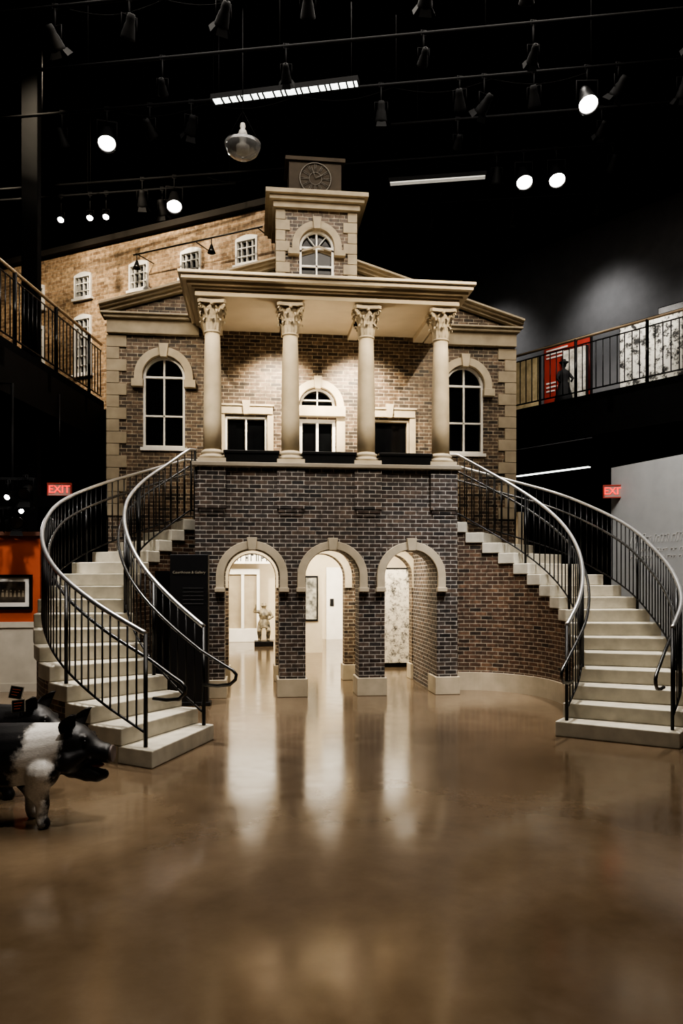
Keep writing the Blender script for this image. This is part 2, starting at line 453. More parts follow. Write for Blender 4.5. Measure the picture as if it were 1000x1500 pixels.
MB().shape(arch_poly(0,4.36,0.58,4.66),[arch_poly(0,4.39,0.5,4.64)],1.71,1.79).box(-0.01,0.01,1.73,1.77,4.39,4.64).box(-0.25,0.25,1.73,1.77,4.47,4.49).obj('fanlight_frame',M_white,d)
MB().shape(arch_poly(0,4.38,0.54,4.65),[],1.79,1.81).obj('glass_pane',M_glass,d)
b=MB().shape(arch_band(0,4.37,0.30,0.42,0.02),[],1.62,1.72)
b.box(-0.44,0.44,1.58,1.72,4.20,4.36)
for q in (-1,1): b.box(q*0.37-0.07,q*0.37+0.07,1.64,1.72,2.46,4.205)
b.shape([(-0.045,4.64),(0.045,4.64),(0.065,4.84),(-0.065,4.84)],[],1.59,1.7)
b.obj('arch_surround',M_stone,CH,bevel=0.006)
for x in (-0.6,0.5):
    MB().lathe([(0.035,0),(0.045,0.02),(0.045,0.12),(0.03,0.14),(0.012,0.15),(0.012,0.2)],12,M=Matrix.Translation((x,0.75,5.33))).obj('ceiling_spot',M_black,CH)

# clock tower
tx=-0.03
T=empty('clock_tower',(tx,1.5,5.7),CH)
MB().shape([(tx-0.62,5.7),(tx+0.62,5.7),(tx+0.62,7.5),(tx-0.62,7.5)],[arch_poly(tx,6.3,0.54,7.09)],1.5,1.7).box(tx-0.62,tx+0.62,1.9,2.7,5.7,7.5).box(tx-0.62,tx-0.5,1.7,1.9,5.7,7.5).box(tx+0.5,tx+0.62,1.7,1.9,5.7,7.5).obj('tower_wall',M_brick,T)
q=MB()
for s in (-1,1):
    z=5.75;k=0
    while z<7.3:
        w=0.20 if k%2==0 else 0.13
        a,b_=sorted((tx+s*0.64,tx+s*(0.62-w)))
        q.box(a,b_,1.475,1.75,z,z+0.16); z+=0.165; k+=1
q.box(tx-0.68,tx+0.68,1.42,2.75,7.40,7.50); q.box(tx-0.74,tx+0.74,1.36,2.8,7.50,7.57); q.box(tx-0.80,tx+0.80,1.30,2.85,7.57,7.64)
q.box(tx-0.56,tx+0.56,1.45,2.6,7.64,7.70)
q.obj('tower_trim',M_stoned,T,bevel=0.006)
b=MB().shape(arch_band(tx,6.82,0.275,0.39,0.06),[],1.42,1.52)
for s in (-1,1): b.box(tx+s*0.36-0.09,tx+s*0.36+0.09,1.41,1.52,6.68,6.77)
b.shape([(tx-0.05,7.08),(tx+0.05,7.08),(tx+0.07,7.27),(tx-0.07,7.27)],[],1.39,1.5)
b.obj('arch_surround',M_stoned,T,bevel=0.006)
arched_frame(tx,1.50,6.3,0.54,7.09,hb=(0.45,)).obj('window_frame',M_white,T)
MB().shape(arch_poly(tx,6.31,0.5,7.07),[],1.58,1.60).obj('glass_pane',M_glass,T)
MB().box(tx-0.42,tx+0.42,1.75,2.35,7.70,8.30).box(tx-0.48,tx+0.48,1.7,2.4,8.30,8.36).obj('clock_stage',simple('brown_board',(0.075,0.058,0.040),(0.055,0.042,0.03),0.85),T)
c=MB()
c.tube([(tx+0.25*math.cos(a*math.pi/18),1.73,8.03+0.25*math.sin(a*math.pi/18)) for a in range(36)],0.009,6,closed=True)
c.tube([(tx+0.10*math.cos(a*math.pi/12),1.73,8.03+0.10*math.sin(a*math.pi/12)) for a in range(24)],0.005,6,closed=True)
for k in range(12):
    a=k*math.pi/6; ca,sa=math.cos(a),math.sin(a)
    for off in (-0.012,0.012):
        c.tube([(tx+0.11*ca-off*sa*0.7,1.735,8.03+0.11*sa+off*ca*0.7),(tx+0.235*ca-off*sa,1.735,8.03+0.235*sa+off*ca)],0.0045,4)
c.tube([(tx,1.72,8.03),(tx+0.12,1.72,8.09)],0.008,5); c.tube([(tx,1.72,8.03),(tx-0.06,1.72,8.21)],0.007,5)
c.obj('clock_dial',simple('dial_metal',(0.20,0.18,0.15),None,0.5),T,label="skeleton clock dial with numerals and hands")

# ------------------------------------------------------------------ staircases
S=2.45/16
def crom(P,t):
    x=max(0,min(16,t))/2; i=min(int(x),7); u=x-i
    g=lambda k: Vector(P[k]) if 0<=k<=8 else (2*Vector(P[0])-Vector(P[1]) if k<0 else 2*Vector(P[8])-Vector(P[7]))
    a,b,c_,d_=g(i-1),g(i),g(i+1),g(i+2)
    return 0.5*((2*b)+(c_-a)*u+(2*a-5*b+4*c_-d_)*u*u+(-a+3*b-3*c_+d_)*u*u*u)
bal_me=None
def mk_baluster(h,parent,p,r=0.0075,name='baluster'):
    global bal_me
    if bal_me is None:
        m=MB().lathe([(0.0075,0),(0.0075,1)],6)
        bal_me=m.mesh('baluster'); bal_me.materials.append(M_black)
    o=bpy.data.objects.new(name,bal_me); COL.objects.link(o)
    k=r/0.0075
    o.scale=(k,k,h); o.location=p; put(o,parent); return o
def staircase(I,O,label,side):
    st=empty('curved_staircase',(*((Vector(I[0])+Vector(O[0]))/2),0)); meta(st,label,"staircase",group="twin curved staircases")
    ins=lambda t,d:(crom(I,t)+(crom(O,t)-crom(I,t)).normalized()*d)
    ons=lambda t,d:(crom(O,t)+(crom(I,t)-crom(O,t)).normalized()*d)
    for k in range(1,17):
        t0=k-1-0.1; t1=k
        if k==1: t0=0
        ts=[t0+(t1-t0)*i/4 for i in range(5)]
        poly=[crom(I,t) for t in ts]+[crom(O,t) for t in reversed(ts)]
        if k==16:
            poly=[crom(I,15-0.1),crom(I,15.5),Vector((side*1.81,0.42)),Vector((side*1.81,1.68)),crom(O,15.5),crom(O,14.9)]
        m=MB().prism([(p.x,p.y) for p in poly],(k-1)*S+ (0 if k==1 else 0.001),k*S)
        m.obj('step',M_step,st,bevel=0.010)
    m=MB(); ui=0;uo=0
    for k in range(2,17):
        for j in range(4):
            t0=k-1+j/4; t1=t0+0.25
            a,b=ins(t0,0.035),ins(t1,0.035); c,d=ons(t0,0.035),ons(t1,0.035)
            z=(k-1)*S
            li=(b-a).length; lo=(d-c).length
            vs=[(a.x,a.y,0),(b.x,b.y,0),(b.x,b.y,z),(a.x,a.y,z),(c.x,c.y,0),(d.x,d.y,0),(d.x,d.y,z),(c.x,c.y,z)]
            fs=[(0,1,2,3),(4,5,6,7),(3,2,6,7)]
            uv=[[(ui,0),(ui+li,0),(ui+li,z),(ui,z)],[(uo,0),(uo+lo,0),(uo+lo,z),(uo,z)],None]
            if j==0: fs.append((0,3,7,4)); uv.append(None)
            m.add(vs,fs,uv); ui+=li; uo+=lo
    m.obj('brick_base',M_bricks,st,label="curved brick wall carrying the steps")
    for fn in (ins,ons):
        pts=[fn(1+ i*0.25,0.0) for i in range(60)]; p2=[fn(1+i*0.25,0.06) for i in range(60)]
        m=MB()
        for i in range(59):
            q=[(pts[i].x,pts[i].y),(pts[i+1].x,pts[i+1].y),(p2[i+1].x,p2[i+1].y),(p2[i].x,p2[i].y)]
            zt=min(0.26,(math.floor(1+i*0.25)+0)*S)
            m.prism(q,0,zt)
        m.obj('stone_skirting',M_stone,st)
    for fn,first in ((ins,0),(ons,0)):
        rl=empty('railing',(*fn(0.3,0.09),0),st)
        N=120
        def P(t,h,d=0.09):
            p=fn(max(0.0,min(16,t)),d); return Vector((p.x,p.y,S*(min(t,15.4)+1)+h))
        t0=0.35
        path=[P(t0+(15.95-t0)*i/N,0.93) for i in range(N+1)]
        MB().tube(path,0.023,10).obj('top_rail',M_rail,rl,label="brushed steel top rail")
        path=[P(t0+(15.95-t0)*i/N,0.07) for i in range(N+1)]
        MB().tube(path,0.012,6).obj('bottom_rail',M_black,rl)
        path=[P(t0+(15.5-t0)*i/N,0.70,0.16) for i in range(N+1)]
        dr=(path[0]-path[3]); dr.z=0; dr.normalize()
        e0=path[0]
        ext=[e0+dr*0.04+Vector((0,0,-0.34)),e0+dr*0.2+Vector((0,0,-0.34)),e0+dr*0.34+Vector((0,0,-0.32)),e0+dr*0.40+Vector((0,0,-0.27)),e0+dr*0.41+Vector((0,0,-0.22)),e0+dr*0.37+Vector((0,0,-0.18)),e0+dr*0.26+Vector((0,0,-0.13)),e0+dr*0.12+Vector((0,0,-0.06))]
        MB().tube(ext+path,0.017,8).obj('handrail',M_hand,rl,label="dark handrail with looped end")
        L=0; last=fn(t0,0.09); t=t0; nxt=0.0
        newels=[0.35,3.4,7.4,11.4,15.8]
        for nt_ in newels:
            p=fn(nt_,0.09); zb=(math.floor(nt_)+1)*S
            mk_baluster(S*(min(nt_,15.4)+1)+0.93-zb,rl,(p.x,p.y,zb),0.019,'newel_post')
        while t<15.8:
            t+=0.02; p=fn(t,0.09); L+=(p-last).length; last=p
            if L-nxt>0.105:
                nxt=L
                if min(abs(t-q) for q in newels)<0.15: continue
                b=S*(min(t,15.4)+1)
                mk_baluster(0.86,rl,(p.x,p.y,b+0.07),0.0085)
    return st
LI=[(-1.41,-2.72),(-1.76,-2.50),(-2.06,-2.2),(-2.28,-1.8),(-2.43,-1.3),(-2.48,-0.75),(-2.38,-0.2),(-2.12,0.2),(-1.8,0.42)]
LO=[(-1.87,-3.9),(-2.5,-3.4),(-3.0,-2.8),(-3.35,-2.0),(-3.52,-1.2),(-3.52,-0.35),(-3.22,0.5),(-2.62,1.2),(-1.8,1.6)]
RI=[(2.06,-2.95),(2.42,-2.49),(2.70,-1.95),(2.88,-1.4),(2.95,-0.85),(2.88,-0.35),(2.65,0.05),(2.28,0.32),(1.81,0.42)]
RO=[(2.99,-3.69),(3.45,-3.1),(3.75,-2.4),(3.95,-1.6),(4.05,-0.8),(3.95,0.0),(3.6,0.7),(2.85,1.3),(1.81,1.6)]
staircase(LI,LO,"curved stone staircase with black railings beside an information panel",-1)
staircase(RI,RO,"curved stone staircase with black railings on a curved brick wall",1)

# ------------------------------------------------------------------ mill building facade
A=Vector((-0.2,3.02)); Bp=Vector((-6.6,6.89)); L=(Bp-A).length; ang=math.atan2((Bp-A).y,(Bp-A).x)
MW=Matrix.Translation((A.x,A.y,0))@Matrix.Rotation(ang,4,'Z')
mill=empty('mill_building',(A.x,A.y,2.95)); meta(mill,"tall warm-lit brick mill wall with small white windows","building")
def wpos(px): return (px-A.x)/(Bp.x-A.x)*L
wins=[(wpos(-1.12),7.58,0.46,0.46),(wpos(-2.17),7.56,0.46,0.48),(wpos(-3.22),7.52,0.46,0.50),(wpos(-4.43),7.55,0.44,0.46),(wpos(-5.5),7.5,0.42,0.46),
      (wpos(-4.43),6.35,0.44,1.15),(wpos(-5.5),6.3,0.42,1.15)]
hs=[rect(x-w/2,x+w/2,z-h/2,z+h/2) for x,z,w,h in wins]
m=MB().shape([(0,2.95),(L,2.95),(L,8.3),(0,8.3)],hs,-0.02,0.2)
vs=m.v; m.v=[tuple(MW@Vector((v[0],-v[1],v[2]))) for v in vs]
for i,fc in enumerate(m.f):
    m.uv[i]=[(vs[j][0],vs[j][2]+vs[j][1]) for j in fc]
m.obj('mill_wall',M_brickw,mill)
fl=lambda pts:[tuple(MW@Vector((v[0],-v[1],v[2]))) for v in pts]
m=MB().box(-0.1,L+0.1,-0.15,0.3,8.3,8.42); m.v=fl(m.v); m.obj('eave',simple('dark_wood',(0.02,0.016,0.012),None,0.8),mill)
for x,z,w,h in wins:
    wd=empty('mill_window',tuple(MW@Vector((x,0,z))),mill)
    m=MB().shape(rect(x-w/2,x+w/2,z-h/2,z+h/2),[rect(x-w/2+.035,x+w/2-.035,z-h/2+.035,z+h/2-.035)],-0.06,0.05)
    for k in (1,2,3):
        xx=x-w/2+w*k/4; m.box(xx-0.008,xx+0.008,-0.03,0.03,z-h/2,z+h/2)
    n=3 if h<0.6 else 6
    for k in range(1,n):
        zz=z-h/2+h*k/n; m.box(x-w/2,x+w/2,-0.03,0.03,zz-0.009,zz+0.009)
    m.box(x-w/2-0.04,x+w/2+0.04,-0.09,0.02,z-h/2-0.05,z-h/2)
    m.shape([(x-w/2,z+h/2)]+[(x-w/2+w*i/8, z+h/2+0.05*math.sin(math.pi*i/8)+0.02) for i in range(9)]+[(x+w/2,z+h/2)],[],-0.05,0.02)
    m.v=fl(m.v); m.obj('window_frame',M_white,wd)
    m=MB().box(x-w/2,x+w/2,0.03,0.05,z-h/2,z+h/2); m.v=fl(m.v); m.obj('glass_pane',M_glass,wd)
# ------------------------------------------------------------------ exhibition hall seen through the arches
MB().box(-7.2,3.6,1.97,14,2.75,2.93).obj('trim_1',M_void,kind='structure')
MB().box(-2.7,-2.6,1.96,10.4,0,2.75).obj('wall_hall_left',M_beige,kind='structure')
MB().box(3.4,3.5,1.96,10.4,0,2.75).obj('wall_hall_right',M_beige,kind='structure')
MB().box(-2.6,3.4,10.3,10.4,0,2.75).obj('wall_hall_back',M_beige,kind='structure')
dc=empty('display_cabinet',(-1.3,9.6,0)); meta(dc,"white framed glazed display cabinet against the beige wall","cabinet")
m=MB().box(-1.75,-0.85,9.5,10.0,0,0.35).box(-1.75,-0.85,9.5,10.0,1.75,1.9)
for x in (-1.75,-1.33,-0.93): m.box(x,x+0.08,9.5,9.6,0.35,1.75)
m.obj('cabinet_frame',M_white,dc,bevel=0.01)
MB().box(-1.67,-0.93,9.6,9.98,0.35,1.75).obj('cabinet_panel',simple('tan',(0.40,0.34,0.25),None,0.6),dc)
hb=empty('header_sign',(-0.9,9.0,2.0)); meta(hb,"white banner board with dark capital letters","sign")
MB().box(-1.7,-0.2,9.0,9.05,2.02,2.32).obj('board',M_white,hb)
m=MB()
for i in range(11):
    x=-1.6+i*0.13; m.box(x,x+0.02,8.985,9.0,2.08,2.26)
    if i%2==0: m.box(x,x+0.07,8.985,9.0,2.22,2.26)
    if i%3==0: m.box(x,x+0.07,8.985,9.0,2.15,2.18)
    if i%2==1: m.box(x+0.05,x+0.07,8.985,9.0,2.08,2.26)
m.obj('lettering',M_black,hb)
for x in (-1.65,-0.25): MB().box(x,x+0.03,9.01,9.04,2.32,2.75).obj('hanger',M_black,hb)
MB().box(-0.1,0.5,6.4,6.55,0,2.75).obj('wall_partition',M_beige,kind='structure')
fp=empty('framed_picture',(0.22,6.38,1.3)); meta(fp,"framed picture in dark frame on beige partition","picture")
MB().shape(rect(0.10,0.40,0.7,1.7),[rect(0.13,0.37,0.74,1.66)],6.36,6.4).obj('frame',M_black,fp)
MB().box(0.13,0.37,6.375,6.395,0.74,1.66).obj('picture',simple('pic',(0.6,0.58,0.5),(0.1,0.1,0.09),0.6,scale=9),fp)
MB().box(0.95,1.75,10.2,10.29,0,1.95).obj('door_1',M_white,kind='structure')
MB().box(1.05,1.15,10.17,10.2,0.9,1.1).obj('trim_2',M_black,kind='structure')
mp=empty('mural_panel',(1.65,3.4,0)); meta(mp,"freestanding black and white photographic mural panel","display panel")
def bw_mat(name,scale,c1=(0.75,0.7,0.6),c2=(0.02,0.02,0.02),w=0.06,rg=0.8,mid=0.5):
    m,nt,b=newmat(name); g=nt.nodes.new('ShaderNodeNewGeometry'); n=nt.nodes.new('ShaderNodeTexNoise')
    n.inputs['Scale'].default_value=scale; n.inputs['Detail'].default_value=12; n.inputs['Roughness'].default_value=rg
    r=nt.nodes.new('ShaderNodeValToRGB'); r.color_ramp.elements[0].position=mid-w; r.color_ramp.elements[1].position=mid+w
    r.color_ramp.elements[0].color=(*c2,1); r.color_ramp.elements[1].color=(*c1,1)
    nt.links.new(g.outputs['Position'],n.inputs['Vector']); nt.links.new(n.outputs['Fac'],r.inputs['Fac']); nt.links.new(r.outputs['Color'],b.inputs['Base Color'])
    return m
MB().box(1.38,2.2,3.4,3.43,0.08,1.8).obj('mural',bw_mat('mural_photo',8,(0.75,0.70,0.6),(0.03,0.03,0.03),0.06,0.85,0.46),mp)
MB().box(1.36,2.22,3.43,3.5,0.0,1.83).obj('panel_back',M_black,mp)

# statue: stocky figure in rough coat with raised arm
def chain_person(name,loc,h,mat,parent,rotz=0):
    m=MB()
    def limb(pts,rs):
        m.tube(pts,rs,10)
        for p,r_ in zip(pts,rs): m.ball(p,r_,10,6)
    limb([(0,0,.50),(0,0,.58),(0,-.01,.70),(0,0,.79)],[.12,.10,.125,.10])
    m.lathe([(.16,.36),(.145,.45),(.11,.58)],14)
    for s in (-1,1):
        limb([(s*.07,0,.48),(s*.11,-.10,.28),(s*.10,0.03,.05)],[.075,.058,.042])
        limb([(s*.10,0.03,.03),(s*.12,-.06,.025)],[.038,.028])
    limb([(.12,0,.79),(.20,-.02,.66),(.13,-.13,.60)],[.052,.042,.03]); limb([(.13,-.13,.60),(.10,-.17,.605)],[.03,.022])
    limb([(-.12,0,.79),(-.22,-.03,.80),(-.20,-.08,.93)],[.052,.042,.03]); limb([(-.20,-.08,.93),(-.19,-.09,.98)],[.028,.02])
    limb([(0,0,.82),(0,0,.87)],[.045,.04])
    m.ball((0,0,.935),(.06,.07,.075),12,10); m.ball((0,-.07,.93),.014,6,4)
    m.lathe([(.10,.955),(.095,.965),(.06,.97),(.055,1.02),(.02,1.035)],14)
    o=m.obj(name,mat); o.scale=(h*1.12,h*1.12,h)
    r_=o.modifiers.new('r','REMESH'); r_.mode='VOXEL'; r_.voxel_size=0.012
    s_=o.modifiers.new('s','SMOOTH'); s_.iterations=3
    bake(o)
    for p in o.data.polygons: p.use_smooth=True
    o.location=loc; o.rotation_euler=(0,0,rotz)
    put(o,parent)
    return o
stt=empty('statue',(-0.76,8.3,0)); meta(stt,"stocky dark and pale statue with raised arm on low base","statue")
chain_person('figure',(-0.76,8.3,0.12),0.90,simple('weathered_bronze',(0.36,0.31,0.22),(0.02,0.018,0.015),0.5,scale=11,bump=0.8),stt)
MB().box(-0.99,-0.53,8.1,8.5,0,0.125).obj('base',M_black,stt,bevel=0.01)

# ------------------------------------------------------------------ mezzanine walkways
M_wood=simple('wood_rail',(0.42,0.32,0.21),None,0.4)
def walkway(name,a,b,n,z,depth,label,step=0.13):
    a=Vector(a);b=Vector(b);n=Vector(n).normalized(); d=(b-a).normalized(); L=(b-a).length
    w=empty(name,(a.x,a.y,0)); meta(w,label,"walkway")
    q=[a,b,b+n*depth,a+n*depth]
    MB().prism([(p.x,p.y) for p in q],z-0.12,z).obj('deck',M_void,w)
    q=[a,b,b+n*0.15,a+n*0.15]
    MB().prism([(p.x,p.y) for p in q],z-0.75,z-0.12).obj('edge_beam',M_rig,w)
    s=0.6
    while s<L:
        p=a+d*s; q=[p,p+d*0.12,p+d*0.12+n*depth,p+n*depth]
        MB().prism([(v.x,v.y) for v in q],z-0.4,z-0.12).obj('joist',M_void,w); s+=1.5
    rl=empty('railing',(a.x,a.y,z),w)
    pt=lambda s,h: (a.x+d.x*s+n.x*0.05,a.y+d.y*s+n.y*0.05,z+h)
    MB().tube([pt(0,1.07),pt(L,1.07)],0.026,8).obj('top_rail',M_wood,rl,label="pale wood top rail")
    MB().tube([pt(0,0.95),pt(L,0.95)],0.012,6).obj('rail_bar',M_black,rl)
    MB().tube([pt(0,0.1),pt(L,0.1)],0.014,6).obj('rail_bar',M_black,rl)
    k=0; s=0.02
    while s<L:
        if k%10==0: mk_baluster(1.07,rl,pt(s,0),0.03,'newel_post')
        else: mk_baluster(0.85,rl,pt(s,0.1),0.010)
        s+=step;k+=1
    return w
walkway('mezzanine_walkway',(-5.3,-4.6),(-3.8,4.3),(-1,0.17),4.95,3.4,"dark upper walkway with black railing above the orange wall",0.14)
walkway('mezzanine_walkway',(4.06,4.17),(6.6,0.17),(0.844,0.536),4.95,3.2,"dark upper walkway with black railing before exhibit panels",0.14)
MB().box(-4.6,-4.36,1.9,2.14,0,9.6).obj('steel_column',M_void,label="black steel column beside upper walkway",cat="column",bevel=0.01)
rw=math.atan2(-0.844,0.536)
MR=rot_frame((4.06+0.844*3.2,4.17+0.536*3.2,0),rw)
MB().box(-7,5.5,0,0.15,4.83,9.6,M=MR).obj('wall_exhibit',M_greyd,kind='structure')
ME=rot_frame((4.06,4.17,4.95),rw)
def board(name,x0,x1,y,h,mat,label,cat="display panel",z0=0.0):
    p=empty(name,tuple(ME@Vector(((x0+x1)/2,y,z0)))); meta(p,label,cat)
    MB().box(x0,x1,y,y+0.02,z0+0.04,h,M=ME).obj('printed_face',mat,p)
    MB().box(x0-0.02,x1+0.02,y+0.02,y+0.08,z0,h+0.02,M=ME).obj('frame',M_black,p)
    return p
M_yel=simple('yellow_panel',(0.75,0.62,0.38),(0.45,0.35,0.2),0.6,scale=7)
board('display_board',-0.75,-0.05,0.9,1.25,M_yel,"yellow lit exhibit board behind the railing")
rb=board('display_board',0.1,1.15,0.9,1.40,M_red,"red exhibit board with pale printed strips behind the railing")
m=MB()
for i,(zz,ww) in enumerate(((1.28,0.5),(1.2,0.42),(1.13,0.46),(0.62,0.22),(0.54,0.26),(0.46,0.2))): m.box(0.16,0.16+ww,0.89,0.9,zz,zz+0.03,M=ME)
m.obj('printed_strips',M_white,rb)
board('exhibit_photo',0.62,1.12,0.8,1.18,bw_mat('pale_photo',5,(0.85,0.82,0.74),(0.35,0.32,0.27),0.12,0.7),"tall pale photo board before the red board")
board('display_board',1.8,3.0,0.9,1.4,bw_mat('line_art',9,(0.80,0.78,0.70),(0.05,0.05,0.05),0.05,0.7,0.47),"wide board with black and white line artwork")
board('display_board',1.85,3.6,2.2,2.0,bw_mat('grey_poster',4,(0.34,0.34,0.34),(0.24,0.24,0.24)),"tall grey printed board behind the artwork board")
m=MB().lathe([(0.2,0.0),(0.26,0.05),(0.22,0.3),(0.13,0.62),(0.11,0.68),(0.14,0.82),(0.13,0.95),(0.05,1.0),(0.035,1.04),(0.06,1.08),(0.07,1.14),(0.13,1.19),(0.12,1.2),(0.06,1.21),(0.05,1.27),(0.01,1.28)],16)
m.tube([(0.12,0,0.92),(0.24,-0.03,0.76),(0.16,-0.12,0.66)],[0.045,0.04,0.03],8).tube([(-0.12,0,0.92),(-0.2,-0.03,0.76),(-0.15,-0.1,0.62)],[0.045,0.04,0.03],8)
o=m.obj('dress_mannequin',M_blackm,loc=tuple(ME@Vector((0.85,0.5,0.0))),label="black dressed mannequin standing behind the railing",cat="mannequin"); o.scale=(0.72,0.72,0.72)

gw=MB(); Mg=rot_frame((4.99,1.85,0),math.atan2(-1.47,0.42))
gw.box(0,4.0,0,0.15,0,3.5,M=Mg).obj('wall_right_panel',M_grey,kind='structure')
def text_mesh(txt,size,mat,M,name,parent=None,ext=0.002):
    cu=bpy.data.curves.new(name,'FONT'); cu.body=txt; cu.size=size; cu.extrude=ext; cu.align_x='CENTER'; cu.align_y='CENTER'
    o=bpy.data.objects.new(name,cu); COL.objects.link(o)
    dg=bpy.context.evaluated_depsgraph_get(); dg.update()
    me=bpy.data.meshes.new_from_object(o.evaluated_get(dg)); bpy.data.objects.remove(o)
    me.materials.clear(); me.materials.append(mat)
    o=bpy.data.objects.new(name,me); COL.objects.link(o); o.matrix_basis=M
    put(o,parent); return o
up=Matrix.Rotation(math.radians(90),4,'X')
M_txtgrey=simple('text_grey',(0.85,0.85,0.85),None,0.6)
wt=empty('wall_lettering',tuple(Mg@Vector((1.3,-0.01,2.1)))); meta(wt,"pale slanted lettering lines on the grey wall","lettering")
for r_,(w,z,h0) in enumerate(((1.5,2.20,0.15),(1.9,2.06,0.06),(1.9,1.95,0.05))):
    m=MB(); x=0.45
    while x<0.45+w:
        l=random.uniform(0.03,0.06); hh=random.uniform(h0*0.6,h0); sl=hh*0.3; t=0.006
        m.shape([(x,z),(x+t,z),(x+t+sl,z+hh),(x+sl,z+hh)],[],-0.010,0,M=Mg)
        m.shape([(x+sl,z+hh-t),(x+sl+l,z+hh-t),(x+sl+l,z+hh),(x+sl,z+hh)],[],-0.010,0,M=Mg)
        if random.random()<0.6: m.shape([(x+l,z),(x+l+t,z),(x+l+t+sl,z+hh),(x+l+sl,z+hh)],[],-0.010,0,M=Mg)
        x+=l+(0.02 if random.random()<0.8 else 0.07)
    m.obj('letter_row',M_txtgrey,wt)

# EXIT signs
M_sign=simple('sign_face',(0.50,0.36,0.33),None,0.5); M_exit=emis('exit_red',(1.0,0.02,0.015),1.2)
M_rim=simple('red_rim',(0.5,0.1,0.08),None,0.5)
def exit_sign(loc,rz,ztop,label,w=0.32,h=0.19):
    e=empty('exit_sign',loc); meta(e,label,"exit sign",group="exit signs")
    Mx=rot_frame(loc,rz)
    MB().box(-w/2,w/2,-0.02,0.03,-h/2,h/2,M=Mx).obj('housing',M_sign,e,bevel=0.005)
    MB().shape(rect(-w/2-0.01,w/2+0.01,-h/2-0.01,h/2+0.01),[rect(-w/2+0.008,w/2-0.008,-h/2+0.008,h/2-0.008)],-0.03,0.035,M=Mx).obj('rim',M_rim,e)
    text_mesh('EXIT',h*0.85,M_exit,Mx@Matrix.Translation((0,-0.023,0))@up,'letters',e,0.004)
    if ztop: MB().tube([(loc[0],loc[1],loc[2]+h/2),(loc[0],loc[1],ztop)],0.008,6).obj('stem',M_black,e)
exit_sign((-4.12,2.3,3.06),-0.05,4.6,"lit red exit sign hanging under the walkway",0.36,0.2)
exit_sign((4.96,1.68,3.08),-0.25,0,"lit red exit sign on end of grey wall",0.34,0.2)
exit_sign((-4.9,0.2,6.2),-0.05,9.6,"lit red exit sign above the upper walkway",0.3,0.17)

# orange partition with framed photo
op=empty('orange_partition',(-5.5,1.0,0)); meta(op,"orange exhibit partition with white lower panel","partition")
MB().box(-7.6,-4.08,1.0,1.2,0.98,2.24).obj('orange_panel',M_orange,op)
MB().box(-7.6,-4.06,0.97,1.2,0.0,0.98).box(-7.6,-4.05,0.95,1.2,0.92,1.0).box(-7.6,-4.05,0.95,1.2,0,0.12).obj('wainscot',simple('cream_board',(0.62,0.57,0.48),None,0.6),op)
MB().box(-7.6,-4.05,0.95,1.25,2.24,2.30).obj('cap_rail',simple('brown',(0.12,0.05,0.03),None,0.6),op)
fp=empty('framed_photograph',(-4.5,0.97,1.5)); meta(fp,"dark group photograph with cream mat in black frame","picture")
MB().shape(rect(-5.0,-4.18,1.18,1.68),[rect(-4.96,-4.22,1.22,1.64)],0.955,1.0).obj('frame',M_black,fp)
MB().shape(rect(-4.96,-4.22,1.22,1.64),[rect(-4.90,-4.28,1.28,1.58)],0.975,0.995).obj('mat_board',M_white,fp)
MB().box(-4.90,-4.28,0.98,0.995,1.28,1.58).obj('photograph',simple('oldphoto',(0.10,0.08,0.055),(0.015,0.012,0.01),0.5,scale=9),fp)
m=MB()
for i in range(11):
    x=-4.87+i*0.056; m.ball((x,0.979,1.44+0.01*(i%2)),(0.011,0.002,0.014),8,6); m.shape([(x-0.02,1.36),(x+0.02,1.36),(x+0.014,1.425),(x-0.014,1.425)],[],0.977,0.981)
m.obj('printed_people',simple('sepia',(0.30,0.25,0.18),None,0.6),fp)

# information kiosk
kk=empty('information_panel',(-1.85,-0.55,0)); meta(kk,"tall black information panel beside the brick pier","information panel")
Mk=rot_frame((-1.83,-0.6,0),math.radians(-4))
MB().box(-0.24,0.24,0,0.14,0.0,1.93,M=Mk).box(-0.27,0.27,-0.02,0.16,0,0.05,M=Mk).obj('panel_body',simple('black_board',(0.02,0.02,0.022),None,0.35),kk,bevel=0.008)
MB().box(-0.44,-0.26,0.05,0.2,0.0,1.72,M=Mk).obj('side_panel',M_black,kk)
M_gold=simple('pale_text',(0.55,0.50,0.40),None,0.5)
text_mesh('Courthouse & Gallery',0.046,M_gold,Mk@Matrix.Translation((0,-0.003,1.7))@up,'title',kk)
m=MB()
for i in range(5): m.box(-0.08,0.18,-0.004,0,1.5-i*0.05,1.503-i*0.05,M=Mk)
m.obj('small_print',simple('print_grey',(0.25,0.25,0.25),None,0.6),kk)

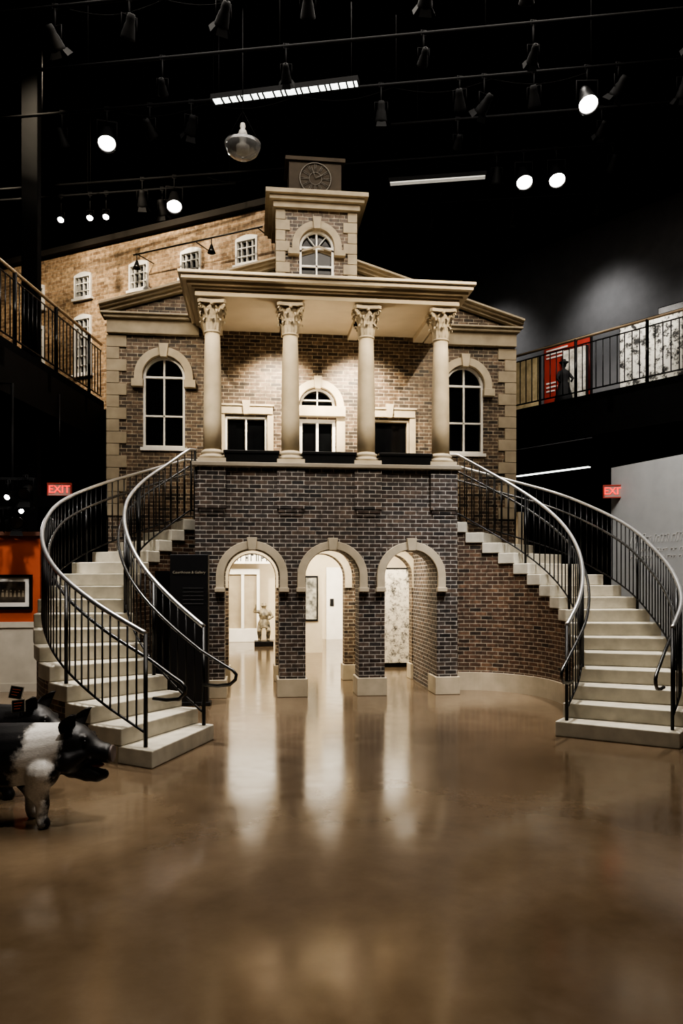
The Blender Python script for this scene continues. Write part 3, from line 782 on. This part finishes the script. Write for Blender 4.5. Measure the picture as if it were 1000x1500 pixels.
# ------------------------------------------------------------------ pigs
M_ear=simple('dark_bristle_skin',(0.03,0.027,0.027),(0.012,0.012,0.012),0.6,scale=40,bump=0.4)
def pig(name,loc,rz,label,belt=True,scale=1.0):
    m=MB()
    rings=[(0.0,.462,.054,.052),(-.02,.464,.066,.062),(-.06,.472,.066,.063),(-.10,.488,.076,.072),(-.14,.508,.097,.09),(-.19,.528,.122,.11),(-.25,.53,.143,.128),(-.31,.512,.158,.142),(-.4,.482,.18,.157),(-.5,.462,.20,.177),(-.65,.450,.21,.198),(-.85,.447,.207,.202),(-1.05,.455,.195,.19),(-1.18,.462,.165,.16),(-1.27,.46,.11,.11),(-1.31,.46,.03,.03)]
    vs=[];fs=[];seg=20
    for x,z,rz_,ry in rings:
        for i in range(seg):
            a=2*math.pi*i/seg; vs.append((x,ry*math.cos(a),z+rz_*math.sin(a)))
    for k in range(len(rings)-1):
        for i in range(seg):
            j=(i+1)%seg; fs.append((k*seg+i,k*seg+j,(k+1)*seg+j,(k+1)*seg+i))
    fs.append(tuple(range(seg))); fs.append(tuple((len(rings)-1)*seg+i for i in range(seg)))
    m.add(vs,fs)
    def limb(pts,rs):
        m.tube(pts,rs,12)
        for p,r_ in zip(pts,rs): m.ball(p,r_,12,8)
    limb([(-.25,0,.41),(-.16,0,.345),(-.10,0,.322),(-.055,0,.328)],[.11,.068,.048,.036])
    for s in (-1,1):
        limb([(-.18,s*.075,.47),(-.26,s*.095,.43)],[.05,.075])
        m.ball((-.155,s*.074,.572),.028,8,6)
    for s,dx in ((-1,0.05),(1,-.12)):
        limb([(-.47+dx,s*.10,.36),(-.50+dx,s*.11,.25),(-.465+dx,s*.11,.15),(-.475+dx,s*.11,.06),(-.458+dx,s*.11,.035)],[.11,.075,.046,.036,.044])
        limb([(-1.1-dx,s*.10,.38),(-1.03-dx,s*.11,.27),(-1.17-dx,s*.11,.17),(-1.15-dx,s*.11,.06),(-1.13-dx,s*.11,.035)],[.135,.09,.046,.036,.044])
    body=m.obj(name,M_black)
    q=body.modifiers.new('r','REMESH'); q.mode='VOXEL'; q.voxel_size=0.010
    q=body.modifiers.new('s','SMOOTH'); q.iterations=4; q.factor=0.6
    bake(body)
    body.data.materials.clear()
    mt,nt,b=newmat('pig_coat'); b.inputs['Roughness'].default_value=0.4
    tc=nt.nodes.new('ShaderNodeTexCoord'); sp=nt.nodes.new('ShaderNodeSeparateXYZ'); nt.links.new(tc.outputs['Object'],sp.inputs[0])
    n=nt.nodes.new('ShaderNodeTexNoise'); n.inputs['Scale'].default_value=7; n.inputs['Detail'].default_value=9; n.inputs['Roughness'].default_value=0.7; nt.links.new(tc.outputs['Object'],n.inputs['Vector'])
    ad=nt.nodes.new('ShaderNodeMath'); ad.operation='MULTIPLY_ADD'; nt.links.new(n.outputs['Fac'],ad.inputs[0]); ad.inputs[1].default_value=0.24
    sl=nt.nodes.new('ShaderNodeMath'); sl.operation='MULTIPLY_ADD'; nt.links.new(sp.outputs['Z'],sl.inputs[0]); sl.inputs[1].default_value=-0.25; nt.links.new(sp.outputs['X'],sl.inputs[2])
    nt.links.new(sl.outputs[0],ad.inputs[2])
    r=nt.nodes.new('ShaderNodeValToRGB')
    mr=nt.nodes.new('ShaderNodeMapRange'); mr.inputs['From Min'].default_value=-1.4; mr.inputs['From Max'].default_value=0.1
    nt.links.new(ad.outputs[0],mr.inputs['Value']); nt.links.new(mr.outputs['Result'],r.inputs['Fac'])
    el=r.color_ramp.elements; el[0].color=(0.014,0.014,0.016,1); el[1].color=(0.018,0.017,0.017,1); el[1].position=1
    w=(0.80,0.77,0.72,1); k=(0.016,0.015,0.016,1)
    if belt:
        for p,cc in ((0.545,k),(0.58,w),(0.71,w),(0.74,k)): x=el.new(p); x.color=cc
    mp_=nt.nodes.new('ShaderNodeMapping'); mp_.inputs['Scale'].default_value=(30,140,140); nt.links.new(tc.outputs['Object'],mp_.inputs['Vector'])
    n2=nt.nodes.new('ShaderNodeTexNoise'); n2.inputs['Scale'].default_value=1.5; n2.inputs['Detail'].default_value=4; nt.links.new(mp_.outputs['Vector'],n2.inputs['Vector'])
    m2=nt.nodes.new('ShaderNodeMapRange'); m2.inputs['From Min'].default_value=0.3; m2.inputs['From Max'].default_value=0.7; m2.inputs['To Min'].default_value=0.8; m2.inputs['To Max'].default_value=1.1; nt.links.new(n2.outputs['Fac'],m2.inputs['Value'])
    sc=nt.nodes.new('ShaderNodeVectorMath'); sc.operation='SCALE'; nt.links.new(r.outputs['Color'],sc.inputs[0]); nt.links.new(m2.outputs['Result'],sc.inputs['Scale'])
    nt.links.new(sc.outputs['Vector'],b.inputs['Base Color'])
    bp=nt.nodes.new('ShaderNodeBump'); bp.inputs['Strength'].default_value=0.3; bp.inputs['Distance'].default_value=0.004
    nt.links.new(n2.outputs['Fac'],bp.inputs['Height']); nt.links.new(bp.outputs['Normal'],b.inputs['Normal'])
    body.data.materials.append(mt)
    for p in body.data.polygons: p.use_smooth=True
    meta(body,label,"pig statue",group="life-size pig statues")
    for s in (-1,1):
        e=MB(); n_=8; vs=[]
        C=[Vector((-.275,s*.08,.62)),Vector((-.28,s*.105,.685)),Vector((-.255,s*.13,.735)),Vector((-.205,s*.145,.745))]
        for i in range(n_):
            u=i/(n_-1)
            c_=C[0]*(1-u)**3+C[1]*3*u*(1-u)**2+C[2]*3*u*u*(1-u)+C[3]*u**3
            wd=0.058*math.sin(math.pi*(0.30+0.69*u))+0.003
            for q_ in (-1,-0.5,0,0.5,1):
                vs.append(c_+Vector((-0.55*q_*wd+0.018*abs(q_), -q_*wd*0.75, -abs(q_)*0.004)))
        m_=len(vs); vs=vs+[v+Vector((-0.012,0,-0.008)) for v in vs]
        fs=[]
        for i in range(n_-1):
            for j in range(4):
                a0=i*5+j; fs.append((a0,a0+1,a0+6,a0+5)); fs.append((m_+a0+5,m_+a0+6,m_+a0+1,m_+a0))
            for j in (0,4): fs.append((i*5+j,i*5+5+j,m_+i*5+5+j,m_+i*5+j))
        for j in range(4):
            fs.append((j,j+1,m_+j+1,m_+j)); t_=(n_-1)*5+j; fs.append((t_,t_+1,m_+t_+1,m_+t_))
        e.add([tuple(v) for v in vs],fs,smooth=True)
        e.obj('ear',M_ear,body)
        MB().ball((-.146,s*.096,.556),.013,10,8).obj('eye',M_glass,body)
    MB().lathe([(0.01,-0.004),(0.052,-0.002),(0.058,0.010),(0.053,0.02)],20,M=Matrix.Translation((-0.010,0,.463))@Matrix.Rotation(math.radians(90),4,'Y')).obj('snout_disc',simple('snout',(0.16,0.125,0.115),(0.06,0.05,0.05),0.5,scale=20),body)
    MB().ball((-.12,0,.39),(.07,.035,.02),12,8).obj('tongue',simple('tongue',(0.25,0.08,0.07),None,0.4),body)
    MB().tube([(-1.29,0,.5),(-1.34,.01,.47),(-1.35,.04,.43),(-1.33,.05,.40),(-1.30,.03,.41)],[.02,.015,.012,.01,.006],8).obj('tail',M_black,body)
    body.location=loc; body.rotation_euler=(0,0,rz); body.scale=(scale,)*3
    return body
pig('pig_statue',(-1.94,-5.36,0.0),math.radians(-9),"black pig statue with white shoulder belt and open mouth")
pig('pig_statue',(-2.36,-4.68,0.0),math.radians(-14),"plain dark pig statue carrying small sign cards on its back",False,1.02)
cs=empty('sign_card',(-2.62,-4.66,0.64)); meta(cs,"two small dark framed cards with orange print on pig's back","sign")
MB().tube([(-2.70,-4.72,0.62),(-2.70,-4.70,0.74)],0.006,6).obj('stand',M_black,cs)
for i,(z,tl) in enumerate(((0.76,0.15),(0.67,-0.1))):
    Mc=rot_frame((-2.72+0.03*i,-4.76-0.05*i,z+0.03),-0.1)@Matrix.Rotation(-0.25,4,'X')@Matrix.Rotation(tl,4,'Y')
    MB().box(-0.048,0.048,0,0.006,-0.045,0.045,M=Mc).obj('card',M_coping,cs)
    MB().box(-0.043,0.043,-0.003,0.001,-0.040,0.040,M=Mc).obj('card_face',M_black,cs)
    m=MB()
    for k in range(3): m.box(-0.03,0.03-0.008*k,-0.006,-0.002,0.018-k*0.02,0.022-k*0.02,M=Mc)
    m.obj('card_print',M_orange,cs)

# ------------------------------------------------------------------ ceiling rig
D=Vector((0.97,-0.247,0)).normalized(); PZ=8.45
class Pipe:
    def __init__(s,p,a,b):
        s.p=Vector((p[0],p[1],PZ))
        e=empty('lighting_pipe',tuple(s.p+D*a)); meta(e,"black steel lighting pipe hung from the ceiling","pipe",group="ceiling lighting pipes")
        MB().tube([s.p+D*a,s.p+D*b],0.022,8).obj('pipe',M_rig,e)
        t=a+0.4
        while t<b:
            q=s.p+D*t; MB().tube([q,(q.x,q.y,9.6)],0.007,5).obj('hanger',M_void,e); t+=2.6
    def y(s,x): return s.p.y+(x-s.p.x)*D.y/D.x
P4=Pipe((-3.2,-2.6),-2,9); P0=Pipe((-3.37,-1.03),-3,9.5); P1=Pipe((-3.13,0.95),-4,11); P2=Pipe((-2.35,2.75),-4.5,10); P3=Pipe((-4.42,3.65),-2.5,3.2)
P5=Pipe((-3.2,0.0),-3,9.5); P6=Pipe((-0.9,1.35),2.0,8.5); P7=Pipe((1.3,3.4),0,7)
def stage_light(loc,aim,on,size=1.0,ztop=PZ,doors=False):
    e=empty('stage_light',loc); meta(e,"lit black theatre spotlight on a pipe" if on else "unlit black theatre spotlight on a pipe","stage light",group="ceiling stage lights")
    L=Vector(loc)
    dirv=(Vector(aim)-L).normalized(); rot=dirv.to_track_quat('-Z','Y').to_matrix().to_4x4()
    Mb=Matrix.Translation(L)@rot@Matrix.Scale(size,4)
    MB().lathe([(0.02,0.22),(0.055,0.21),(0.07,0.15),(0.072,0.08),(0.085,0.05),(0.11,-0.09),(0.118,-0.13),(0.112,-0.135),(0.10,-0.09),(0.09,-0.03)],20,M=Mb,caps=False).obj('lamp_body',M_black if on else M_rig,e)
    MB().lathe([(0.001,-0.07),(0.098,-0.075)],20,M=Mb,caps=False).obj('lens',M_lamp if on else M_lensoff,e)
    if doors:
        for a in (0,1,2,3):
            Ma=Mb@Matrix.Rotation(a*math.pi/2,4,'Z')
            MB().add([tuple(Ma@Vector(v)) for v in ((-0.08,0.11,-0.13),(0.08,0.11,-0.13),(0.10,0.17,-0.22),(-0.10,0.17,-0.22))],[(0,1,2,3)]).obj('barn_door',M_rig,e)
    s=size
    side=dirv.cross(Vector((0,0,1))).normalized()
    pts=[L-side*0.12*s,L-side*0.12*s+Vector((0,0,.22*s)),L+side*0.12*s+Vector((0,0,.22*s)),L+side*0.12*s]
    MB().tube(pts,0.011*s,6).obj('yoke',M_rig,e)
    MB().tube([L+Vector((0,0,.2*s)),(L.x,L.y,ztop+0.03)],0.012,6).tube([(L.x-.03,L.y,ztop-.03),(L.x+.03,L.y,ztop-.03),(L.x+.03,L.y,ztop+.03),(L.x-.03,L.y,ztop+.03)],0.012,5,closed=True).obj('clamp',M_rig,e)
    return e
for (P_,x) in ((P1,-3.13),(P2,-2.35),(P1,3.41),(P2,3.27),(P2,3.76)):
    y=P_.y(x); stage_light((x,y,8.02),(x*0.75,y-5.0,0.0),True,1.15)
for x in (-4.42,-3.89,-3.6):
    y=P3.y(x); stage_light((x,y,8.05),(x,y-6,0.5),True,0.5)
offs=[(P0,-3.37,(-2,2,5)),(P0,-2.47,(-4,2,4)),(P0,-1.36,(-3,3,5)),(P0,1.97,(3,2,5)),(P1,-1.9,(-3,4,5)),(P1,1.78,(3,3,5)),(P1,0.74,(1,2,3)),(P1,2.74,(4,2,5)),(P1,3.8,(1.5,3,3)),(P2,2.86,(3,3,3)),(P2,-2.9,(-3,5,5)),(P0,-0.4,(0,3,4)),(P1,2.1,(0,4,5)),(P1,-2.5,(-1,5,5)),(P0,0.9,(1,2,5)),(P1,-3.8,(-3,3,5)),(P3,-2.6,(-2,5,5)),(P2,4.6,(5,5,5)),(P1,4.6,(5,2,4)),(P4,-2.6,(-2,2,5)),(P4,1.2,(1,2,5)),
 (P5,-2.2,(-2,5,5)),(P5,-0.6,(0,5,5)),(P5,1.1,(1,5,5)),(P5,2.4,(3,5,5)),(P6,2.0,(2,5,5)),(P6,4.0,(4,5,5)),(P7,2.2,(2,6,5)),(P7,3.6,(4,6,5)),(P7,5.0,(5,6,5)),(P5,4.2,(5,3,5))]
for i,(P_,x,aim) in enumerate(offs): stage_light((x,P_.y(x),8.05+0.04*(i%3)),aim,False,0.75 if i<21 else 0.6,doors=(i%2==0))
for (P_,a,b) in ((P0,-3.2,2.5),(P1,-3,3.5),(P2,-1.8,3.0)):
    pts=[]
    for i in range(41):
        x=a+(b-a)*i/40; pts.append((x,P_.y(x)+0.03,PZ-0.03-0.12*abs(math.sin(i*math.pi/8))))
    MB().tube(pts,0.007,5).obj('cable',M_void,None,label="black cable draped along lighting pipe",cat="cable",group="ceiling cables")
def strip(a,b,mat,label,ribs=0):
    a=Vector(a);b=Vector(b); e=empty('strip_light',tuple(a)); meta(e,label,"strip light")
    d=(b-a).normalized(); ang=math.atan2(d.y,d.x); L=(b-a).length; Ms=rot_frame(a,ang)
    MB().box(0,L,-0.07,0.07,-0.01,0.05,M=Ms).obj('housing',M_rig,e)
    MB().box(0.02,L-0.02,-0.05,0.05,-0.03,-0.01,M=Ms).obj('tube',mat,e)
    if ribs:
        m=MB(); m.box(0,L,-0.095,-0.085,-0.035,-0.02,M=Ms).box(0,L,0.07,0.08,-0.035,-0.02,M=Ms)
        for i in range(ribs):
            x=L*(i+0.5)/ribs+random.uniform(-.03,.03); m.box(x-0.008,x+0.008,-0.09,0.075,-0.05,-0.025,M=Ms)
        m.obj('louvre',M_rig,e)
    for x in (0.1,L-0.1):
        p=Ms@Vector((x,0,0.05)); MB().tube([p,(p.x,p.y,9.6 if a.z>6 else 4.83)],0.006,5).obj('hanger',M_rig,e)
strip((-1.59,0.33,8.3),(0.39,-0.30,8.3),M_tube,"bright white linear light with louvre fins",20)
strip((1.22,2.05,8.2),(2.76,1.65,8.2),M_tubed,"dim grey linear ceiling light")
strip((5.94,4.76,3.98),(4.91,6.39,3.98),M_tube,"white linear light beneath the upper walkway")
pd=empty('pendant_lamp',(-1.16,0.03,7.5)); meta(pd,"hanging pendant fixture with shallow glass dish and white body","pendant lamp")
mt,nt,b=newmat('clear_dish'); b.inputs['Transmission Weight'].default_value=0.8; b.inputs['Roughness'].default_value=0.12; b.inputs['Base Color'].default_value=(0.35,0.35,0.35,1)
MB().lathe([(0.02,-0.14),(0.12,-0.13),(0.2,-0.08),(0.24,0.0),(0.25,0.05),(0.235,0.05),(0.225,0.0),(0.19,-0.07),(0.11,-0.115),(0.02,-0.125)],28,M=Matrix.Translation((-1.16,0.03,7.5)),caps=False).obj('dish',mt,pd)
MB().lathe([(0.02,-0.1),(0.08,-0.08),(0.09,0.02),(0.04,0.06),(0.05,0.12),(0.07,0.17),(0.05,0.23),(0.03,0.25),(0.04,0.29),(0.03,0.33),(0.005,0.34)],14,M=Matrix.Translation((-1.16,0.03,7.5))).obj('lamp_core',simple('core',(0.35,0.33,0.29),(0.12,0.12,0.11),0.5,scale=12),pd)
MB().tube([(-1.16,0.03,7.8),(-1.16,0.03,9.6)],0.008,6).tube([(-1.4,0.03,7.55),(-1.16,0.03,8.0),(-0.92,0.03,7.55)],0.005,5).obj('hanger_rod',M_rig,pd)
xa,xb=wpos(-0.6),wpos(-3.0)
tk=empty('lamp_track',tuple(MW@Vector((xa,0.5,7.72)))); meta(tk,"thin black lamp track bracketed off the mill wall","lamp track")
MB().tube([MW@Vector((xa,0.5,7.72)),MW@Vector((xb,0.5,7.72))],0.014,6).obj('track',M_black,tk)
for x in (xa+0.1,(xa+xb)/2,xb-0.1): MB().tube([MW@Vector((x,0.5,7.72)),MW@Vector((x,0.02,7.72))],0.01,5).obj('bracket',M_black,tk)
for x in (wpos(-1.5),wpos(-2.93)):
    p0=MW@Vector((x,0.5,7.45)); g=empty('track_lamp',tuple(p0)); meta(g,"small black bell lamp hanging from the track","lamp",group="mill wall lamps")
    MB().lathe([(0.015,0.16),(0.03,0.12),(0.05,0.06),(0.075,0.0),(0.07,0.0),(0.025,0.09)],14,M=Matrix.Translation(p0),caps=False).obj('lamp_shade',M_black,g)
    MB().tube([p0+Vector((0,0,0.15)),p0+Vector((0,0,0.27))],0.01,6).obj('stem',M_black,g)
ls=empty('added_light_bracket',(-4.3,0.45,4.3)); meta(ls,"added black drop bracket with cross bars in place of dark machinery","light bracket")  # added to carry the stand-in stage lights
MB().tube([(-4.6,0.45,4.3),(-4.3,0.45,4.3),(-4.3,0.45,2.5)],0.022,8).box(-4.75,-4.0,0.42,0.48,2.97,3.01).box(-4.75,-4.0,0.42,0.48,2.57,2.61).obj('frame_bars',M_rig,ls)
for i,(x,z,on,s_) in enumerate(((-4.6,2.8,False,0.85),(-4.33,2.74,True,0.35),(-4.1,2.8,False,0.85),(-4.5,2.38,False,0.85),(-4.22,2.40,False,0.85),(-4.16,2.55,True,0.3))):  # bracket lights added in place of dark machinery; lit ones imitate its glow
    stage_light((x,0.36,z),(x+0.5*(i-2),-3,1.0),on,s_,ztop=z+0.2,doors=not on)

# ------------------------------------------------------------------ lights
def spot(loc,aim,e,col=(1,0.82,0.6),size=50,blend=0.6,r=0.1):
    l=bpy.data.lights.new('spot','SPOT'); l.energy=e; l.color=col; l.spot_size=math.radians(size); l.spot_blend=blend; l.shadow_soft_size=r
    o=bpy.data.objects.new('spot',l); COL.objects.link(o); o.location=loc
    o.rotation_euler=(Vector(aim)-Vector(loc)).to_track_quat('-Z','Y').to_euler(); return o
def area(loc,aim,e,sx,sy,col=(1,0.85,0.66)):
    l=bpy.data.lights.new('area','AREA'); l.energy=e; l.color=col; l.shape='RECTANGLE'; l.size=sx; l.size_y=sy
    o=bpy.data.objects.new('area',l); COL.objects.link(o); o.location=loc
    o.rotation_euler=(Vector(aim)-Vector(loc)).to_track_quat('-Z','Y').to_euler(); return o
W=(1,0.86,0.66); Cc=(1,0.95,0.89)
spot((-3.8,-5,8.3),(-1.3,0.2,4.9),1150,W,30,0.9,r=0.05)
spot((3.8,-5,8.3),(1.3,0.2,4.9),1450,W,30,0.9,r=0.05)
spot((-5.2,-4,8.3),(-2.6,1.7,4.6),230,W,28,0.9,r=0.05)
spot((5.2,-4,8.3),(2.6,1.7,4.6),180,W,28,0.9,r=0.05)
spot((0,-5.5,8.6),(0,1,5.7),110,W,30)
spot((-0.6,0.72,5.2),(-0.65,1.9,4.1),200,W,90,0.9,0.03)
spot((0.5,0.72,5.2),(0.75,1.9,4.1),240,W,90,0.9,0.03)
spot((0,0.6,3.5),(0,1.2,5.5),45,W,150,1,0.1)
# stairs and arcade
spot((-3.0,-1.5,8.2),(-2.7,-1.5,1),1200,Cc,42,0.7,0.04)
spot((3.6,-1.5,8.2),(3.4,-1.5,1),1200,Cc,42,0.7,0.04)
spot((-1.2,-5,8.2),(-2.2,-3.2,0.5),240,Cc,35,0.7,0.05)
spot((3.0,-3.2,7.4),(1.8,0,1.6),800,(0.95,0.97,1.0),28,0.9,0.04)
spot((0.2,-4.6,7.6),(0,0,2.0),420,(1.0,0.97,0.93),28,0.9,0.05)
spot((-2.5,-3.5,7.8),(-1.4,0,2.2),230,(0.97,0.98,1.0),30,0.9,0.04)
spot((0.8,-4.8,7.0),(2.7,0.2,0.9),420,Cc,26,0.9,0.05)
# mill wall
spot((-4.3,0.6,9.2),(-3.6,5.2,7.2),850,W,76,0.9)
spot((-2.6,0.6,9.2),(-1.8,4,7.6),300,W,60,0.8)
spot((-5.6,3.0,9.0),(-4.9,6,6.4),260,W,76,0.9)
spot((-2.8,-2.0,8.6),(-4.4,0.6,5.6),180,W,40,0.8)
# hall: unseen area lights and small wide spots added for brightness and floor streaks
H=(1,0.89,0.71)
area((0.4,6.2,2.7),(0.4,6.2,0),120,4,6,H)
area((0.4,2.9,2.7),(0.4,2.9,0),60,3.5,1.2,H)
area((0.06,1.05,2.28),(0.06,1.05,0),26,3,0.8,H)
for (x,y,ax,ay,az,e) in ((-1.6,7.0,-1.4,10.3,1.0,200),(0.6,7.6,0.8,10.3,1.0,190),(2.4,7.2,2.2,10.3,1.0,170),(-0.2,4.6,0.1,6.4,1.2,110),(1.3,2.1,1.7,3.4,1.0,90),(1.9,4.8,2.2,8,0.2,90)):
    spot((x,y,2.6),(ax,ay,az),e,H,130,1.0,0.06)
for x in (-1.035,0.065,1.165):
    spot((x-0.3,0.7,2.1),(x+0.5,1.8,1.0),42,H,110,1.0,0.04)
# right exhibits
spot((5.0,1.5,8.6),(6.2,3.8,5.6),420,(1,0.95,0.88),55)
for s in (-3.0,0.2,3.2):
    p=MR@Vector((s,-1.5,9.0)); q=MR@Vector((s,0.1,6.4)); spot(p,q,150,(1,0.98,0.95),85,1.0,0.3)
spot((3.6,-2.0,7.5),(5.4,0.4,2.2),420,(1,0.98,0.95),45,0.8)
spot((-3.6,-2,4.6),(-4.7,1,1.5),260,Cc,60)
# foreground
spot((-0.6,-7.2,7.5),(-2.2,-5.3,0.3),560,Cc,26,0.9)
spot((0.8,-8.8,9.0),(0.9,-8.6,0),230,(1,0.74,0.50),66,1.0)
area((0,-3.8,9.3),(0,-3.4,0),270,9,4,(1,0.9,0.78))  # these overhead area lights are added fill for ambient, with no fixture
area((0,-1.5,9.3),(0,-0.8,0),230,7,3,(1,0.94,0.86))

w=bpy.data.worlds.new('World'); scene.world=w; w.use_nodes=True
w.node_tree.nodes['Background'].inputs[0].default_value=(0.5,0.48,0.45,1); w.node_tree.nodes['Background'].inputs[1].default_value=0.01
scene.view_settings.view_transform='AgX'
scene.view_settings.look='AgX - High Contrast'
scene.view_settings.exposure=0.75
